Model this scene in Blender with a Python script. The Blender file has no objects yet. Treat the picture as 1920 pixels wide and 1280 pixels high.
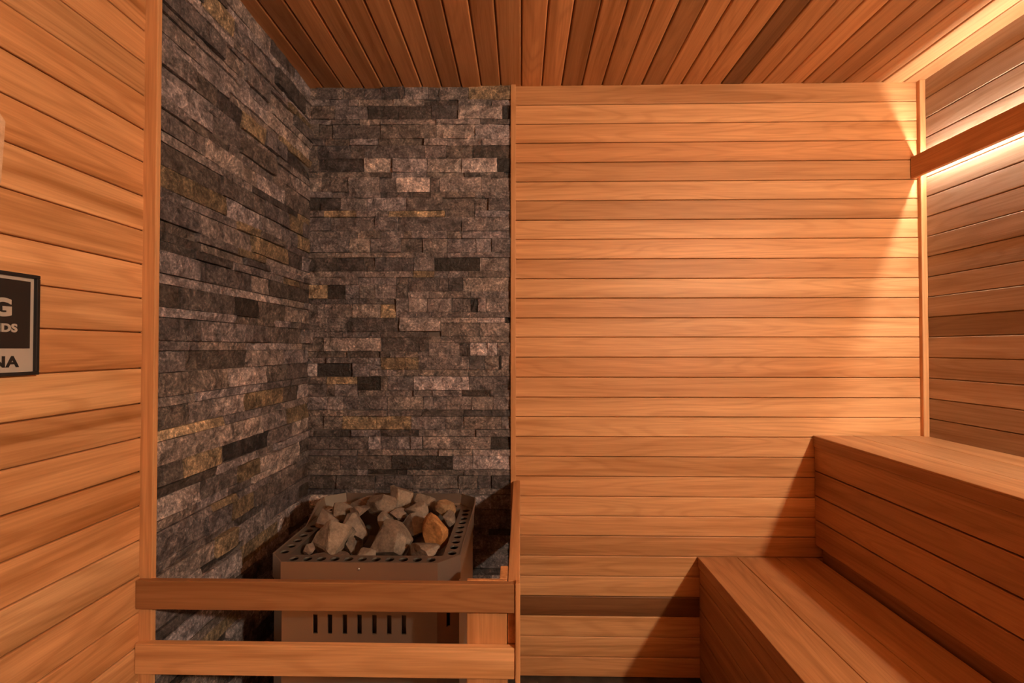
import bpy, bmesh, math, random
from mathutils import Vector, Matrix, noise

SC = bpy.context.scene
COL = SC.collection

# ------------------------------------------------------------------ camera
EYE = 1.3235
FPX = 853.333
YAW = math.atan(16 / FPX)
PITCH = math.atan(12 / FPX)
cam_d = bpy.data.cameras.new('camera')
cam_d.lens = 16.0
cam_d.sensor_width = 36.0
cam_d.clip_start = 0.01
cam = bpy.data.objects.new('camera', cam_d)
cam.location = (0, 0, EYE)
cam.rotation_euler = (math.pi / 2 + PITCH, 0, YAW)
COL.objects.link(cam)
SC.camera = cam

# ------------------------------------------------------------------ world, exposure
world = bpy.data.worlds.new('world')
SC.world = world
world.use_nodes = True
world.node_tree.nodes['Background'].inputs[0].default_value = (0, 0, 0, 1)
world.node_tree.nodes['Background'].inputs[1].default_value = 0.0
vs = SC.view_settings
vs.view_transform = 'Standard'
vs.look = 'None'
vs.exposure = 0.06
vs.gamma = 1.0
vs.use_curve_mapping = False
SC.cycles.max_bounces = 10
SC.cycles.diffuse_bounces = 6
SC.cycles.sample_clamp_indirect = 8.0
SC.cycles.use_denoising = True

LAMP_STRENGTH = 1880.0
LED_STRENGTH = 330.0
LAMP_COL = (1.0, 0.83, 0.60)
LED_COL = (1.0, 0.90, 0.77)

# ------------------------------------------------------------------ pixel -> place helpers
_R = cam.rotation_euler.to_matrix()
CAMP = Vector((0, 0, EYE))


def ray(px, py):
    return _R @ Vector(((px - 960) / FPX, (640 - py) / FPX, -1.0))


def on_y(px, py, Y):
    d = ray(px, py)
    return CAMP + d * (Y / d.y)


def on_x(px, py, X):
    d = ray(px, py)
    return CAMP + d * (X / d.x)


def on_z(px, py, Z):
    d = ray(px, py)
    return CAMP + d * ((Z - EYE) / d.z)


D = 1.855                                   # face of the back wall
XR = 1.620                                  # face of the right wall
XL = -0.889                                 # face of the wooden left wall
XS = -0.867                                 # mean face of the stone on the left wall
YF = -0.70                                  # front wall, behind the camera
ZC = on_y(1000, 161.5, D).z                 # ceiling
YT = 1.054                                  # where left wall changes from wood to stone
XW = -0.022                                 # where back wall changes from stone to wood
rng = random.Random(7)


# ------------------------------------------------------------------ materials
def new_mat(name):
    m = bpy.data.materials.new(name)
    m.use_nodes = True
    nt = m.node_tree
    return m, nt, nt.nodes['Principled BSDF']


def N(nt, t, **kw):
    n = nt.nodes.new(t)
    for k, v in kw.items():
        setattr(n, k, v)
    return n


def ramp(nt, stops):
    n = nt.nodes.new('ShaderNodeValToRGB')
    e = n.color_ramp.elements
    e[0].position, e[0].color = stops[0][0], (*stops[0][1], 1)
    e[1].position, e[1].color = stops[-1][0], (*stops[-1][1], 1)
    for p, c in stops[1:-1]:
        x = e.new(p)
        x.color = (*c, 1)
    return n


def wood_material(name, rough=0.5, grain=1.0, streak=1.0, figure=0.45):
    m, nt, b = new_mat(name)
    L = nt.links.new
    tc = N(nt, 'ShaderNodeTexCoord')
    oi = N(nt, 'ShaderNodeObjectInfo')
    rv = N(nt, 'ShaderNodeVectorMath', operation='SCALE')
    rv.inputs[0].default_value = (37.0, 11.0, 23.0)
    L(oi.outputs['Random'], rv.inputs['Scale'])
    ad = N(nt, 'ShaderNodeVectorMath', operation='ADD')
    L(tc.outputs['Object'], ad.inputs[0])
    L(rv.outputs[0], ad.inputs[1])

    def nz(scale, detail, rough_, dist=0.0):
        mp = N(nt, 'ShaderNodeVectorMath', operation='MULTIPLY')
        mp.inputs[1].default_value = scale
        L(ad.outputs[0], mp.inputs[0])
        n = N(nt, 'ShaderNodeTexNoise')
        n.inputs['Scale'].default_value = 1.0
        n.inputs['Detail'].default_value = detail
        n.inputs['Roughness'].default_value = rough_
        n.inputs['Distortion'].default_value = dist
        L(mp.outputs[0], n.inputs['Vector'])
        return n
    broad = nz((0.75, 20, 20), 3, 0.55, 0.5)      # broad light and dark bands
    cont = nz((1.1, 11, 11), 1, 0.4, 0.2)       # contour source: cathedral figure
    fine = nz((7, 260, 260), 2, 0.6)            # fibres
    mu = N(nt, 'ShaderNodeMath', operation='MULTIPLY')
    L(cont.outputs['Fac'], mu.inputs[0])
    mu.inputs[1].default_value = 75.0
    sn = N(nt, 'ShaderNodeMath', operation='SINE')
    L(mu.outputs[0], sn.inputs[0])
    def st(c):
        return tuple(1 + (v - 1) * streak for v in c)
    r1 = ramp(nt, [(0.30, st((0.74, 0.66, 0.56))), (0.44, st((0.94, 0.92, 0.89))), (0.56, st((1.04, 1.04, 1.04))), (0.72, st((1.20, 1.25, 1.30)))])
    L(broad.outputs['Fac'], r1.inputs[0])
    r2 = ramp(nt, [(0.0, (1.05, 1.05, 1.05)), (0.62, (1.0, 1.0, 1.0)), (1.0, (0.80, 0.73, 0.66))])
    hs = N(nt, 'ShaderNodeMath', operation='MULTIPLY_ADD')
    L(sn.outputs[0], hs.inputs[0])
    hs.inputs[1].default_value = 0.5
    hs.inputs[2].default_value = 0.5
    L(hs.outputs[0], r2.inputs[0])
    r3 = ramp(nt, [(0.3, (0.88, 0.86, 0.84)), (0.7, (1.08, 1.09, 1.10))])
    L(fine.outputs['Fac'], r3.inputs[0])

    def mul(a, c, f=1.0):
        x = N(nt, 'ShaderNodeMix', data_type='RGBA', blend_type='MULTIPLY')
        x.inputs['Factor'].default_value = f
        L(a, x.inputs['A'])
        L(c, x.inputs['B'])
        return x.outputs['Result']
    c = mul(oi.outputs['Color'], r1.outputs['Color'], grain)
    c = mul(c, r2.outputs['Color'], figure)
    c = mul(c, r3.outputs['Color'], 0.9)
    L(c, b.inputs['Base Color'])
    b.inputs['Roughness'].default_value = rough
    b.inputs['Specular IOR Level'].default_value = 0.35
    bp = N(nt, 'ShaderNodeBump')
    bp.inputs['Strength'].default_value = 0.12
    bp.inputs['Distance'].default_value = 0.002
    L(fine.outputs['Fac'], bp.inputs['Height'])
    L(bp.outputs[0], b.inputs['Normal'])
    return m


M_WOOD = wood_material('cedar')
M_WOODS = wood_material('cedar_sanded', rough=0.40)
M_WOODL = wood_material('cedar_streaked', rough=0.5, streak=1.35, figure=0.6)


def plain(name, col, rough=0.6, metal=0.0, spec=0.4):
    m, nt, b = new_mat(name)
    b.inputs['Base Color'].default_value = (*col, 1)
    b.inputs['Roughness'].default_value = rough
    b.inputs['Metallic'].default_value = metal
    b.inputs['Specular IOR Level'].default_value = spec
    return m


def stone_material():
    m, nt, b = new_mat('split_stone')
    L = nt.links.new
    g = N(nt, 'ShaderNodeNewGeometry')
    at = N(nt, 'ShaderNodeAttribute', attribute_name='Col')

    def nz(s, d, r, dist=0.0):
        n = N(nt, 'ShaderNodeTexNoise')
        n.inputs['Scale'].default_value = s
        n.inputs['Detail'].default_value = d
        n.inputs['Roughness'].default_value = r
        n.inputs['Distortion'].default_value = dist
        L(g.outputs['Position'], n.inputs['Vector'])
        return n
    a = nz(26, 5, 0.62, 0.6)
    f = nz(120, 5, 0.72)
    v = nz(14, 3, 0.6, 1.4)
    ra = ramp(nt, [(0.30, (0.34, 0.33, 0.33)), (0.50, (0.95, 0.93, 0.92)), (0.70, (1.9, 1.8, 1.68))])
    L(a.outputs['Fac'], ra.inputs[0])
    rf = ramp(nt, [(0.34, (0.45, 0.45, 0.45)), (0.52, (1.0, 1.0, 1.0)), (0.66, (2.1, 2.02, 1.95))])
    L(f.outputs['Fac'], rf.inputs[0])
    rvn = ramp(nt, [(0.485, (1, 1, 1)), (0.5, (1.7, 1.6, 1.5)), (0.515, (1, 1, 1))])
    L(v.outputs['Fac'], rvn.inputs[0])
    prev = at.outputs['Color']
    for n_, fac in ((ra, 1.0), (rf, 1.0), (rvn, 0.6)):
        x = N(nt, 'ShaderNodeMix', data_type='RGBA', blend_type='MULTIPLY')
        x.inputs['Factor'].default_value = fac
        L(prev, x.inputs['A'])
        L(n_.outputs['Color'], x.inputs['B'])
        prev = x.outputs['Result']
    L(prev, b.inputs['Base Color'])
    b.inputs['Roughness'].default_value = 0.55
    b.inputs['Specular IOR Level'].default_value = 0.45
    mx = N(nt, 'ShaderNodeMath', operation='MULTIPLY_ADD')
    L(f.outputs['Fac'], mx.inputs[0])
    mx.inputs[1].default_value = 0.25
    L(a.outputs['Fac'], mx.inputs[2])
    bp = N(nt, 'ShaderNodeBump')
    bp.inputs['Strength'].default_value = 0.85
    bp.inputs['Distance'].default_value = 0.012
    L(mx.outputs[0], bp.inputs['Height'])
    L(bp.outputs[0], b.inputs['Normal'])
    return m


M_STONE = stone_material()


def rock_material():
    m, nt, b = new_mat('sauna_rock')
    L = nt.links.new
    tc = N(nt, 'ShaderNodeTexCoord')
    oi = N(nt, 'ShaderNodeObjectInfo')
    ns = []
    for s, d in ((22, 5), (120, 4)):
        n = N(nt, 'ShaderNodeTexNoise')
        n.inputs['Scale'].default_value = s
        n.inputs['Detail'].default_value = d
        n.inputs['Roughness'].default_value = 0.65
        L(tc.outputs['Object'], n.inputs['Vector'])
        ns.append(n)
    ra = ramp(nt, [(0.3, (0.55, 0.50, 0.46)), (0.52, (1, 1, 1)), (0.75, (1.5, 1.45, 1.35))])
    L(ns[0].outputs['Fac'], ra.inputs[0])
    rb = ramp(nt, [(0.3, (0.72, 0.72, 0.72)), (0.75, (1.4, 1.4, 1.4))])
    L(ns[1].outputs['Fac'], rb.inputs[0])
    prev = oi.outputs['Color']
    for r in (ra, rb):
        x = N(nt, 'ShaderNodeMix', data_type='RGBA', blend_type='MULTIPLY')
        x.inputs['Factor'].default_value = 1.0
        L(prev, x.inputs['A'])
        L(r.outputs['Color'], x.inputs['B'])
        prev = x.outputs['Result']
    L(prev, b.inputs['Base Color'])
    b.inputs['Roughness'].default_value = 0.75
    bp = N(nt, 'ShaderNodeBump')
    bp.inputs['Strength'].default_value = 0.5
    bp.inputs['Distance'].default_value = 0.006
    L(ns[0].outputs['Fac'], bp.inputs['Height'])
    L(bp.outputs[0], b.inputs['Normal'])
    return m


M_ROCK = rock_material()


def steel_material(name, col, rough):
    m, nt, b = new_mat(name)
    L = nt.links.new
    tc = N(nt, 'ShaderNodeTexCoord')
    mp = N(nt, 'ShaderNodeVectorMath', operation='MULTIPLY')
    mp.inputs[1].default_value = (4, 4, 400)
    L(tc.outputs['Object'], mp.inputs[0])
    n = N(nt, 'ShaderNodeTexNoise')
    n.inputs['Scale'].default_value = 1.0
    n.inputs['Detail'].default_value = 2
    L(mp.outputs[0], n.inputs['Vector'])
    mr = N(nt, 'ShaderNodeMapRange')
    mr.inputs['To Min'].default_value = rough - 0.06
    mr.inputs['To Max'].default_value = rough + 0.10
    L(n.outputs['Fac'], mr.inputs['Value'])
    L(mr.outputs[0], b.inputs['Roughness'])
    b.inputs['Base Color'].default_value = (*col, 1)
    b.inputs['Metallic'].default_value = 0.9
    return m


M_STEEL = steel_material('brushed_steel', (0.52, 0.43, 0.35), 0.38)
M_STEELD = steel_material('burnt_steel', (0.34, 0.29, 0.25), 0.45)
M_BLACK = plain('black_iron', (0.012, 0.011, 0.010), 0.7)
M_SIGNB = plain('sign_black', (0.012, 0.011, 0.012), 0.45)
M_SIGNC = plain('sign_cream', (0.42, 0.37, 0.32), 0.5)
M_ALU = plain('aluminium', (0.6, 0.6, 0.6), 0.4, 1.0)
M_SLAB = plain('wall_backing', (0.45, 0.23, 0.10), 0.9)
M_MORTAR = plain('mortar', (0.12, 0.105, 0.10), 0.95)


def floor_material():
    m, nt, b = new_mat('dark_floor')
    L = nt.links.new
    g = N(nt, 'ShaderNodeNewGeometry')
    n = N(nt, 'ShaderNodeTexNoise')
    n.inputs['Scale'].default_value = 18
    n.inputs['Detail'].default_value = 5
    L(g.outputs['Position'], n.inputs['Vector'])
    r = ramp(nt, [(0.3, (0.016, 0.014, 0.013)), (0.7, (0.055, 0.048, 0.042))])
    L(n.outputs['Fac'], r.inputs[0])
    L(r.outputs[0], b.inputs['Base Color'])
    b.inputs['Roughness'].default_value = 0.55
    return m


M_FLOOR = floor_material()


def emit(name, col, s):
    m = bpy.data.materials.new(name)
    m.use_nodes = True
    nt = m.node_tree
    nt.nodes.remove(nt.nodes['Principled BSDF'])
    e = nt.nodes.new('ShaderNodeEmission')
    e.inputs[0].default_value = (*col, 1)
    e.inputs[1].default_value = s
    nt.links.new(e.outputs[0], nt.nodes['Material Output'].inputs[0])
    return m


M_LED = emit('led_strip', LED_COL, LED_STRENGTH)
M_LAMP = emit('lamp_globe', LAMP_COL, LAMP_STRENGTH)


# ------------------------------------------------------------------ object helpers
def link(name, me, mat, parent=None, color=None):
    o = bpy.data.objects.new(name, me)
    COL.objects.link(o)
    if mat is not None and not me.materials:
        me.materials.append(mat)
    if parent is not None:
        o.parent = parent
    if color is not None:
        o.color = (*color, 1)
    return o


def tag(o, label, cat=None, group=None, kind=None):
    o['label'] = label
    if cat:
        o['category'] = cat
    if group:
        o['group'] = group
    if kind:
        o['kind'] = kind
    return o


def empty(name, loc, label, cat, group=None):
    o = bpy.data.objects.new(name, None)
    o.empty_display_size = 0.05
    o.location = loc
    COL.objects.link(o)
    return tag(o, label, cat, group)


def bm_mesh(name, bm):
    me = bpy.data.meshes.new(name)
    bmesh.ops.recalc_face_normals(bm, faces=bm.faces)
    bm.to_mesh(me)
    bm.free()
    return me


def add_box(bm, x0, x1, y0, y1, z0, z1):
    vs_ = [bm.verts.new(p) for p in ((x0, y0, z0), (x1, y0, z0), (x1, y1, z0), (x0, y1, z0),
                                     (x0, y0, z1), (x1, y0, z1), (x1, y1, z1), (x0, y1, z1))]
    for f in ((0, 3, 2, 1), (4, 5, 6, 7), (0, 1, 5, 4), (1, 2, 6, 5), (2, 3, 7, 6), (3, 0, 4, 7)):
        bm.faces.new([vs_[i] for i in f])


def box_mesh(name, x0, x1, y0, y1, z0, z1, bevel=0.0):
    bm = bmesh.new()
    add_box(bm, x0, x1, y0, y1, z0, z1)
    if bevel > 0:
        bmesh.ops.bevel(bm, geom=list(bm.edges), offset=bevel, segments=2, affect='EDGES', profile=0.5)
    return bm_mesh(name, bm)


def box(name, mat, parent, x0, x1, y0, y1, z0, z1, bevel=0.0, color=None):
    """A box in world coordinates with its origin at its own centre; grain runs along local X."""
    c = Vector(((x0 + x1) / 2, (y0 + y1) / 2, (z0 + z1) / 2))
    dx, dy, dz = x1 - x0, y1 - y0, z1 - z0
    ax = max(range(3), key=lambda i: (dx, dy, dz)[i])
    if ax == 0:
        me = box_mesh(name, -dx / 2, dx / 2, -dy / 2, dy / 2, -dz / 2, dz / 2, bevel)
        rot = Matrix.Identity(3)
    elif ax == 1:                            # local X -> world Y
        me = box_mesh(name, -dy / 2, dy / 2, -dx / 2, dx / 2, -dz / 2, dz / 2, bevel)
        rot = Matrix(((0, -1, 0), (1, 0, 0), (0, 0, 1)))
    else:                                    # local X -> world Z
        me = box_mesh(name, -dz / 2, dz / 2, -dy / 2, dy / 2, -dx / 2, dx / 2, bevel)
        rot = Matrix(((0, 0, -1), (0, 1, 0), (1, 0, 0)))
    o = link(name, me, mat, parent, color)
    off = parent.location if parent is not None else Vector((0, 0, 0))
    o.matrix_local = Matrix.Translation(c - off) @ rot.to_4x4()
    return o


def board_mesh(name, Ln, W, T=0.016, c=0.0028):
    bm = bmesh.new()
    prof = [(-W / 2, -T), (-W / 2, -c * 1.15), (-W / 2 + c * 0.35, -c * 0.35), (-W / 2 + c, 0), (W / 2 - c, 0),
            (W / 2 - c * 0.35, -c * 0.35), (W / 2, -c * 1.15), (W / 2, -T)]
    a = [bm.verts.new((-Ln / 2, y, z)) for y, z in prof]
    b = [bm.verts.new((Ln / 2, y, z)) for y, z in prof]
    n = len(prof)
    for i in range(n):
        j = (i + 1) % n
        bm.faces.new((a[i], a[j], b[j], b[i]))
    bm.faces.new(a[::-1])
    bm.faces.new(b)
    return bm_mesh(name, bm)


def place_board(me, parent, centre, xdir, ydir, zdir, color, name='board', mat=None):
    o = link(name, me, mat or M_WOOD, parent, color)
    m = Matrix((xdir, ydir, zdir)).transposed().to_4x4()
    off = parent.location if parent is not None else Vector((0, 0, 0))
    o.matrix_local = Matrix.Translation(Vector(centre) - off) @ m
    return o


# cedar colours (albedo)
CEDAR = Vector((0.62, 0.325, 0.145))


def cedar(t=1.0, sat=0.0, r=None):
    """t: lightness, sat > 0 redder and deeper, sat < 0 greyer."""
    r = r or rng
    c = Vector((CEDAR.x * t, CEDAR.y * t * (1 - 0.35 * sat), CEDAR.z * t * (1 - 0.6 * sat)))
    j = 1 + r.uniform(-0.03, 0.03)
    return tuple(min(0.9, max(0.01, v * j)) for v in c)


# ------------------------------------------------------------------ the setting
def structure(name, mesh, mat, label, cat):
    o = link(name, mesh, mat)
    return tag(o, label, cat, kind='structure')


floor = structure('floor', box_mesh('floor', -1.0, 1.75, YF - 0.05, 2.0, -0.08, 0.0), M_FLOOR,
                  'dark mottled sauna floor under the benches', 'floor')
ceiling = structure('ceiling', box_mesh('ceiling', -1.0, 1.75, YF - 0.05, 2.0, ZC + 0.013, ZC + 0.1), M_SLAB,
                    'cedar plank ceiling with boards running towards the stone wall', 'ceiling')
wall_back = structure('wall_back', box_mesh('wall_back', XW - 0.01, 1.75, D + 0.012, 2.0, 0.0, ZC + 0.05), M_SLAB,
                      'back wall of horizontal orange cedar boards', 'wall')
wall_left = structure('wall_left', box_mesh('wall_left', -1.0, XL - 0.012, YF, YT + 0.004, 0.0, ZC + 0.05), M_SLAB,
                      'left wall of horizontal orange cedar boards carrying the framed sign', 'wall')
wall_right = structure('wall_right', box_mesh('wall_right', XR + 0.012, 1.75, YF, 2.0, 0.0, ZC + 0.05), M_SLAB,
                       'right wall of brownish horizontal cedar boards behind the upper bench', 'wall')
wall_front = structure('wall_front', box_mesh('wall_front', -1.0, 1.75, YF - 0.1, YF - 0.012, 0.0, ZC + 0.05), M_SLAB,
                       'front wall of horizontal cedar boards opposite the stone', 'wall')
wall_bs = structure('wall_back_stone', box_mesh('wall_back_stone', -1.0, XW - 0.012, D + 0.008, 2.0, 0.0, ZC + 0.05),
                    M_MORTAR, 'dark stacked split stone wall behind the heater', 'wall')
wall_ls = structure('wall_left_stone', box_mesh('wall_left_stone', -1.0, XS - 0.008, YT + 0.005, 2.0, 0.0, ZC + 0.05),
                    M_MORTAR, 'dark stacked split stone wall to the left of the heater', 'wall')

# joints between the boards of the back wall, read at the left end of the boards
JB = [160, 196.8, 232.5, 268, 304.5, 340.5, 376, 412.5, 448.5, 485.5, 522.5, 559, 596, 632, 669.5, 707, 744.5, 781, 818,
      855.5, 892.5, 930, 966.6, 1003.5, 1041, 1079, 1116.6, 1154, 1192.5, 1230.6, 1268]
ZB = [on_y(1000, y, D).z for y in JB]
ZB[0] = ZC + 0.004
ZB[-1] = 0.0
TB = [(0.86, 0.1), (1.04, 0), (1.0, 0.12), (0.90, 0.25), (0.88, 0.1), (0.98, 0.0), (0.84, 0.05), (1.05, -0.05), (1.0, 0.05),
      (0.92, 0.1), (1.05, -0.1), (0.92, 0.1), (1.05, -0.05), (1.02, 0), (0.96, 0.15), (0.98, 0.05), (1.06, -0.05), (1.1, -0.1),
      (0.98, 0.0), (0.97, 0.0), (0.96, 0.05), (1.04, -0.05), (0.97, 0.05), (0.80, 0.15), (0.98, 0.0), (1.04, -0.05),
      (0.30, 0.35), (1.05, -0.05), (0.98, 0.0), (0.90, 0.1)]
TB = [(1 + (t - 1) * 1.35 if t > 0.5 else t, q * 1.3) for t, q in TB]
X3, Y3, Z3 = Vector((1, 0, 0)), Vector((0, 1, 0)), Vector((0, 0, 1))
GAP = 0.0021


def wall_boards(parent, zs, tones, axis, a0, a1, face, normal, mat=None):
    cache = {}
    for i in range(len(zs) - 1):
        z1, z0 = zs[i], zs[i + 1]
        W = round(z1 - z0 - GAP, 4)
        if W < 0.008:
            continue
        if W not in cache:
            cache[W] = board_mesh('wall_board', a1 - a0, W)
        mid = (a0 + a1) / 2
        off = rng.uniform(-0.0012, 0.0008)
        if axis == 'x':
            c = Vector((mid, face, (z0 + z1) / 2)) + normal * off
            place_board(cache[W], parent, c, X3, normal.cross(X3), normal, tones[i] if len(tones[i]) == 3 else cedar(*tones[i]), mat=mat)
        else:
            c = Vector((face, mid, (z0 + z1) / 2)) + normal * off
            place_board(cache[W], parent, c, Y3, normal.cross(Y3), normal, tones[i] if len(tones[i]) == 3 else cedar(*tones[i]), mat=mat)


wall_boards(wall_back, ZB, TB, 'x', XW + 0.002, XR + 0.01, D, -Y3)

# left wall: joints read beside the trim
JL = [-10, 52, 113.5, 176, 240, 301, 366, 431, 494.6, 559, 623, 690, 756, 820, 883, 947, 1011, 1077, 1144, 1206]
ZL = [on_x(265, y, XL).z for y in JL]
p = (ZL[0] - ZL[-1]) / (len(ZL) - 1)
while ZL[0] < ZC - 0.02:
    ZL.insert(0, ZL[0] + p)
ZL[0] = ZC + 0.003
while ZL[-1] > p * 0.5:
    ZL.append(ZL[-1] - p)
ZL[-1] = 0.0
tl = {0: (1.0, 0.1), 1: (1.05, 0.05), 2: (0.92, 0.2), 3: (1.08, 0.0)}
TL = [(rng.choice([0.86, 0.95, 1.0, 1.03, 1.08]), rng.uniform(0.0, 0.22)) for _ in range(len(ZL))]
k0 = next(i for i, z in enumerate(ZL) if abs(z - on_x(265, 690, XL).z) < 0.01)
TL[k0] = (1.22, -0.25)          # the pale board under the sign
TL[k0 - 1] = (0.90, 0.25)
TL[k0 + 1] = (0.88, 0.1)
TL[k0 + 5] = (0.92, -0.1)
wall_boards(wall_left, ZL, TL, 'y', YF, YT - 0.001, XL, X3, M_WOODL)

# right wall: browner, greyer boards
TR = []
for i in range(len(ZB)):
    k = rng.uniform(0.84, 1.14)
    TR.append((0.42 * k, 0.30 * k, 0.21 * k))
TR[12] = (0.25, 0.165, 0.105)          # one darker board
wall_boards(wall_right, ZB, TR, 'y', YF, D - 0.002, XR, -X3)
wall_boards(wall_front, ZB, [(0.95, 0.08)] * len(ZB), 'x', -0.9, XR + 0.005, YF, Y3)

# ceiling boards, joints read along the back wall
JC = [607, 644, 682, 719, 756, 792, 828, 865, 902.5, 939, 977.5, 1016, 1053, 1091, 1129, 1165, 1203, 1241, 1277, 1314, 1352, 1390,
      1428, 1467, 1504, 1541, 1580, 1617, 1654, 1694]
XC = [on_y(x, 160, D).x for x in JC]
XC = [-0.905, XC[0] - 0.081] + XC + [XR + 0.006]
TC = [(rng.uniform(0.70, 0.92), rng.uniform(0.08, 0.22)) for _ in range(len(XC))]
for i, t_ in ((2, 0.50), (8, 0.62), (10, 0.66), (12, 0.95), (13, 0.95), (14, 0.56), (18, 0.58), (22, 0.34), (25, 0.98), (27, 0.64)):
    TC[i] = (t_, 0.18)
for i in range(len(XC) - 1):
    x0, x1 = XC[i], XC[i + 1]
    W = x1 - x0 - 0.0036
    if W < 0.006:
        continue
    me = board_mesh('ceiling_board', D - YF + 0.01, W, c=0.0045)
    t_, s_ = TC[min(i, len(TC) - 1)]
    place_board(me, ceiling, ((x0 + x1) / 2, (D + YF) / 2, ZC + rng.uniform(-0.001, 0.001)), Y3, X3, -Z3, cedar(t_, s_))

# corner trims
tr = box('trim_1', M_WOOD, None, XL - 0.004, XS + 0.008, YT - 0.002, YT + 0.012, 0.0, ZC + 0.002, 0.0025, cedar(1.03, 0.05))
tag(tr, 'narrow upright cedar trim between left wall boards and stone', 'trim', kind='structure')
tr = box('trim_2', M_WOOD, None, XW - 0.018, XW + 0.003, D - 0.013, D + 0.012, 0.0, ZC + 0.002, 0.002, cedar(0.9, 0.12))
tag(tr, 'narrow upright cedar trim between stone and back wall boards', 'trim', kind='structure')
tr = box('trim_3', M_WOOD, None, 1.599, XR + 0.002, D - 0.017, D + 0.003, 0.0, ZC + 0.002, 0.003, cedar(1.0, 0.0))
tag(tr, 'pale upright cedar corner trim where back and right walls meet', 'trim', kind='structure')

# ------------------------------------------------------------------ stacked stone
TONE = [0.018, 0.040, 0.078, 0.12, 0.168, 0.225, 0.30, 0.38, 0.47]


def level(stones, mean=3.6):
    """Take the slow drift of tone across the wall out, so each stone keeps only its own colour."""
    import numpy as np
    A_ = np.array([[1.0, (q[0] + q[1]) / 2, (q[2] + q[3]) / 2] for q in stones])
    w_ = np.sqrt(np.array([(q[1] - q[0]) * (q[3] - q[2]) for q in stones]))
    t_ = np.array([float(q[5]) for q in stones])
    co = np.linalg.lstsq(A_ * w_[:, None], t_ * w_, rcond=None)[0]
    t2 = t_ - A_ @ co + mean
    return [(*q[:5], float(min(8.0, max(0.0, v))), *q[6:]) for q, v in zip(stones, t2)]


def stone_colour(t, ochre, r):
    k_ = min(7, int(t))
    v = (TONE[k_] + (TONE[k_ + 1] - TONE[k_]) * (t - k_)) * r.uniform(0.82, 1.2)
    w = r.uniform(-0.06, 0.06)
    if ochre:
        return (v * 1.12, v * 0.86, v * 0.58)
    return (v * (1.03 + w), v * (0.90 + 0.3 * w), v * (0.93 - w))


def stone_geo(u0, u1, z0, z1, proud, r, rough=1.0):
    """Split-faced block: u along the wall, v out of the wall, w up; returns verts, faces."""
    lu, lz = u1 - u0, z1 - z0
    nu = max(2, min(6, int(lu / 0.035)))
    nw = 2 if lz > 0.035 else 1
    g = 0.0009
    cx = r.uniform(-0.003, 0.003)
    cz = r.uniform(-0.003, 0.003)
    V, F = [], []
    idx = {}
    for i in range(nu + 1):
        for j in range(nw + 1):
            fu, fw = i / nu, j / nw
            edge_u, edge_w = i in (0, nu), j in (0, nw)
            u = u0 + g + (lu - 2 * g) * fu + (0 if edge_u else r.uniform(-0.2, 0.2) * lu / nu)
            w = z0 + g + (lz - 2 * g) * fw + (0 if edge_w else r.uniform(-0.2, 0.2) * lz / nw)
            dv = proud + cx * (fu - .5) * 2 + cz * (fw - .5) * 2 + r.uniform(-0.0022, 0.0022) * rough
            if not edge_u and not edge_w:
                dv += 0.0015 * rough
            idx[i, j] = len(V)
            V.append((u, dv, w))
    for i in range(nu):
        for j in range(nw):
            q = [idx[i, j], idx[i + 1, j], idx[i + 1, j + 1], idx[i, j + 1]]
            if r.random() < 0.5:
                F += [(q[0], q[1], q[2]), (q[0], q[2], q[3])]
            else:
                F += [(q[0], q[1], q[3]), (q[1], q[2], q[3])]
    ring = [idx[i, 0] for i in range(nu + 1)] + [idx[nu, j] for j in range(1, nw + 1)] + \
           [idx[i, nw] for i in range(nu - 1, -1, -1)] + [idx[0, j] for j in range(nw - 1, 0, -1)]
    base = {}
    for k in ring:
        base[k] = len(V)
        u, _, w = V[k]
        V.append((u, -0.014, w))
    for a, b in zip(ring, ring[1:] + ring[:1]):
        F.append((b, a, base[a], base[b]))
    return V, F


def stone_mesh(name, items, to_world):
    """items: list of (V, F, colour)."""
    verts, faces, cols = [], [], []
    for V, F, c in items:
        o = len(verts)
        verts += [to_world(v) for v in V]
        faces += [tuple(i + o for i in f) for f in F]
        cols += [c] * len(F)
    cen = sum((Vector(v) for v in verts), Vector()) / len(verts)
    me = bpy.data.meshes.new(name)
    me.from_pydata([tuple(Vector(v) - cen) for v in verts], [], faces)
    at = me.color_attributes.new('Col', 'FLOAT_COLOR', 'CORNER')
    li = 0
    for pz, c in zip(me.polygons, cols):
        for _ in range(pz.loop_total):
            at.data[li].color = (*c, 1)
            li += 1
    me.update()
    return me, cen


def lay_stones(parent, stones, to_world, limit=298):
    """stones: (u0,u1,z0,z1,proud,tone,ochre,score)"""
    stones = sorted(stones, key=lambda s: -s[7])
    rest = []
    for k, (u0, u1, z0, z1, pr, t, oc, sc) in enumerate(stones):
        r = random.Random(k * 13 + int(abs(u0) * 1000))
        pr = max(-0.0045, min(0.012, pr))
        V, F = stone_geo(u0, u1, z0, z1, pr, r, 1.0 + 0.9 * (t >= 5))
        c = stone_colour(t, oc, r)
        if k < limit:
            me, cen = stone_mesh('stone', [(V, F, c)], to_world)
            o = link('stone', me, M_STONE, parent)
            o.location = cen
        else:
            rest.append((V, F, c))
    if rest:
        me, cen = stone_mesh('small_stones', rest, to_world)
        o = link('small_stones', me, M_STONE, parent)
        o.location = cen
        o['kind'] = 'stuff'


# bands of the back wall as (top, bottom, [breaks], [tones]) in photo pixels; tone 10+ is ochre
def cx(v):
    return 570 + v / 4.8


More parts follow.
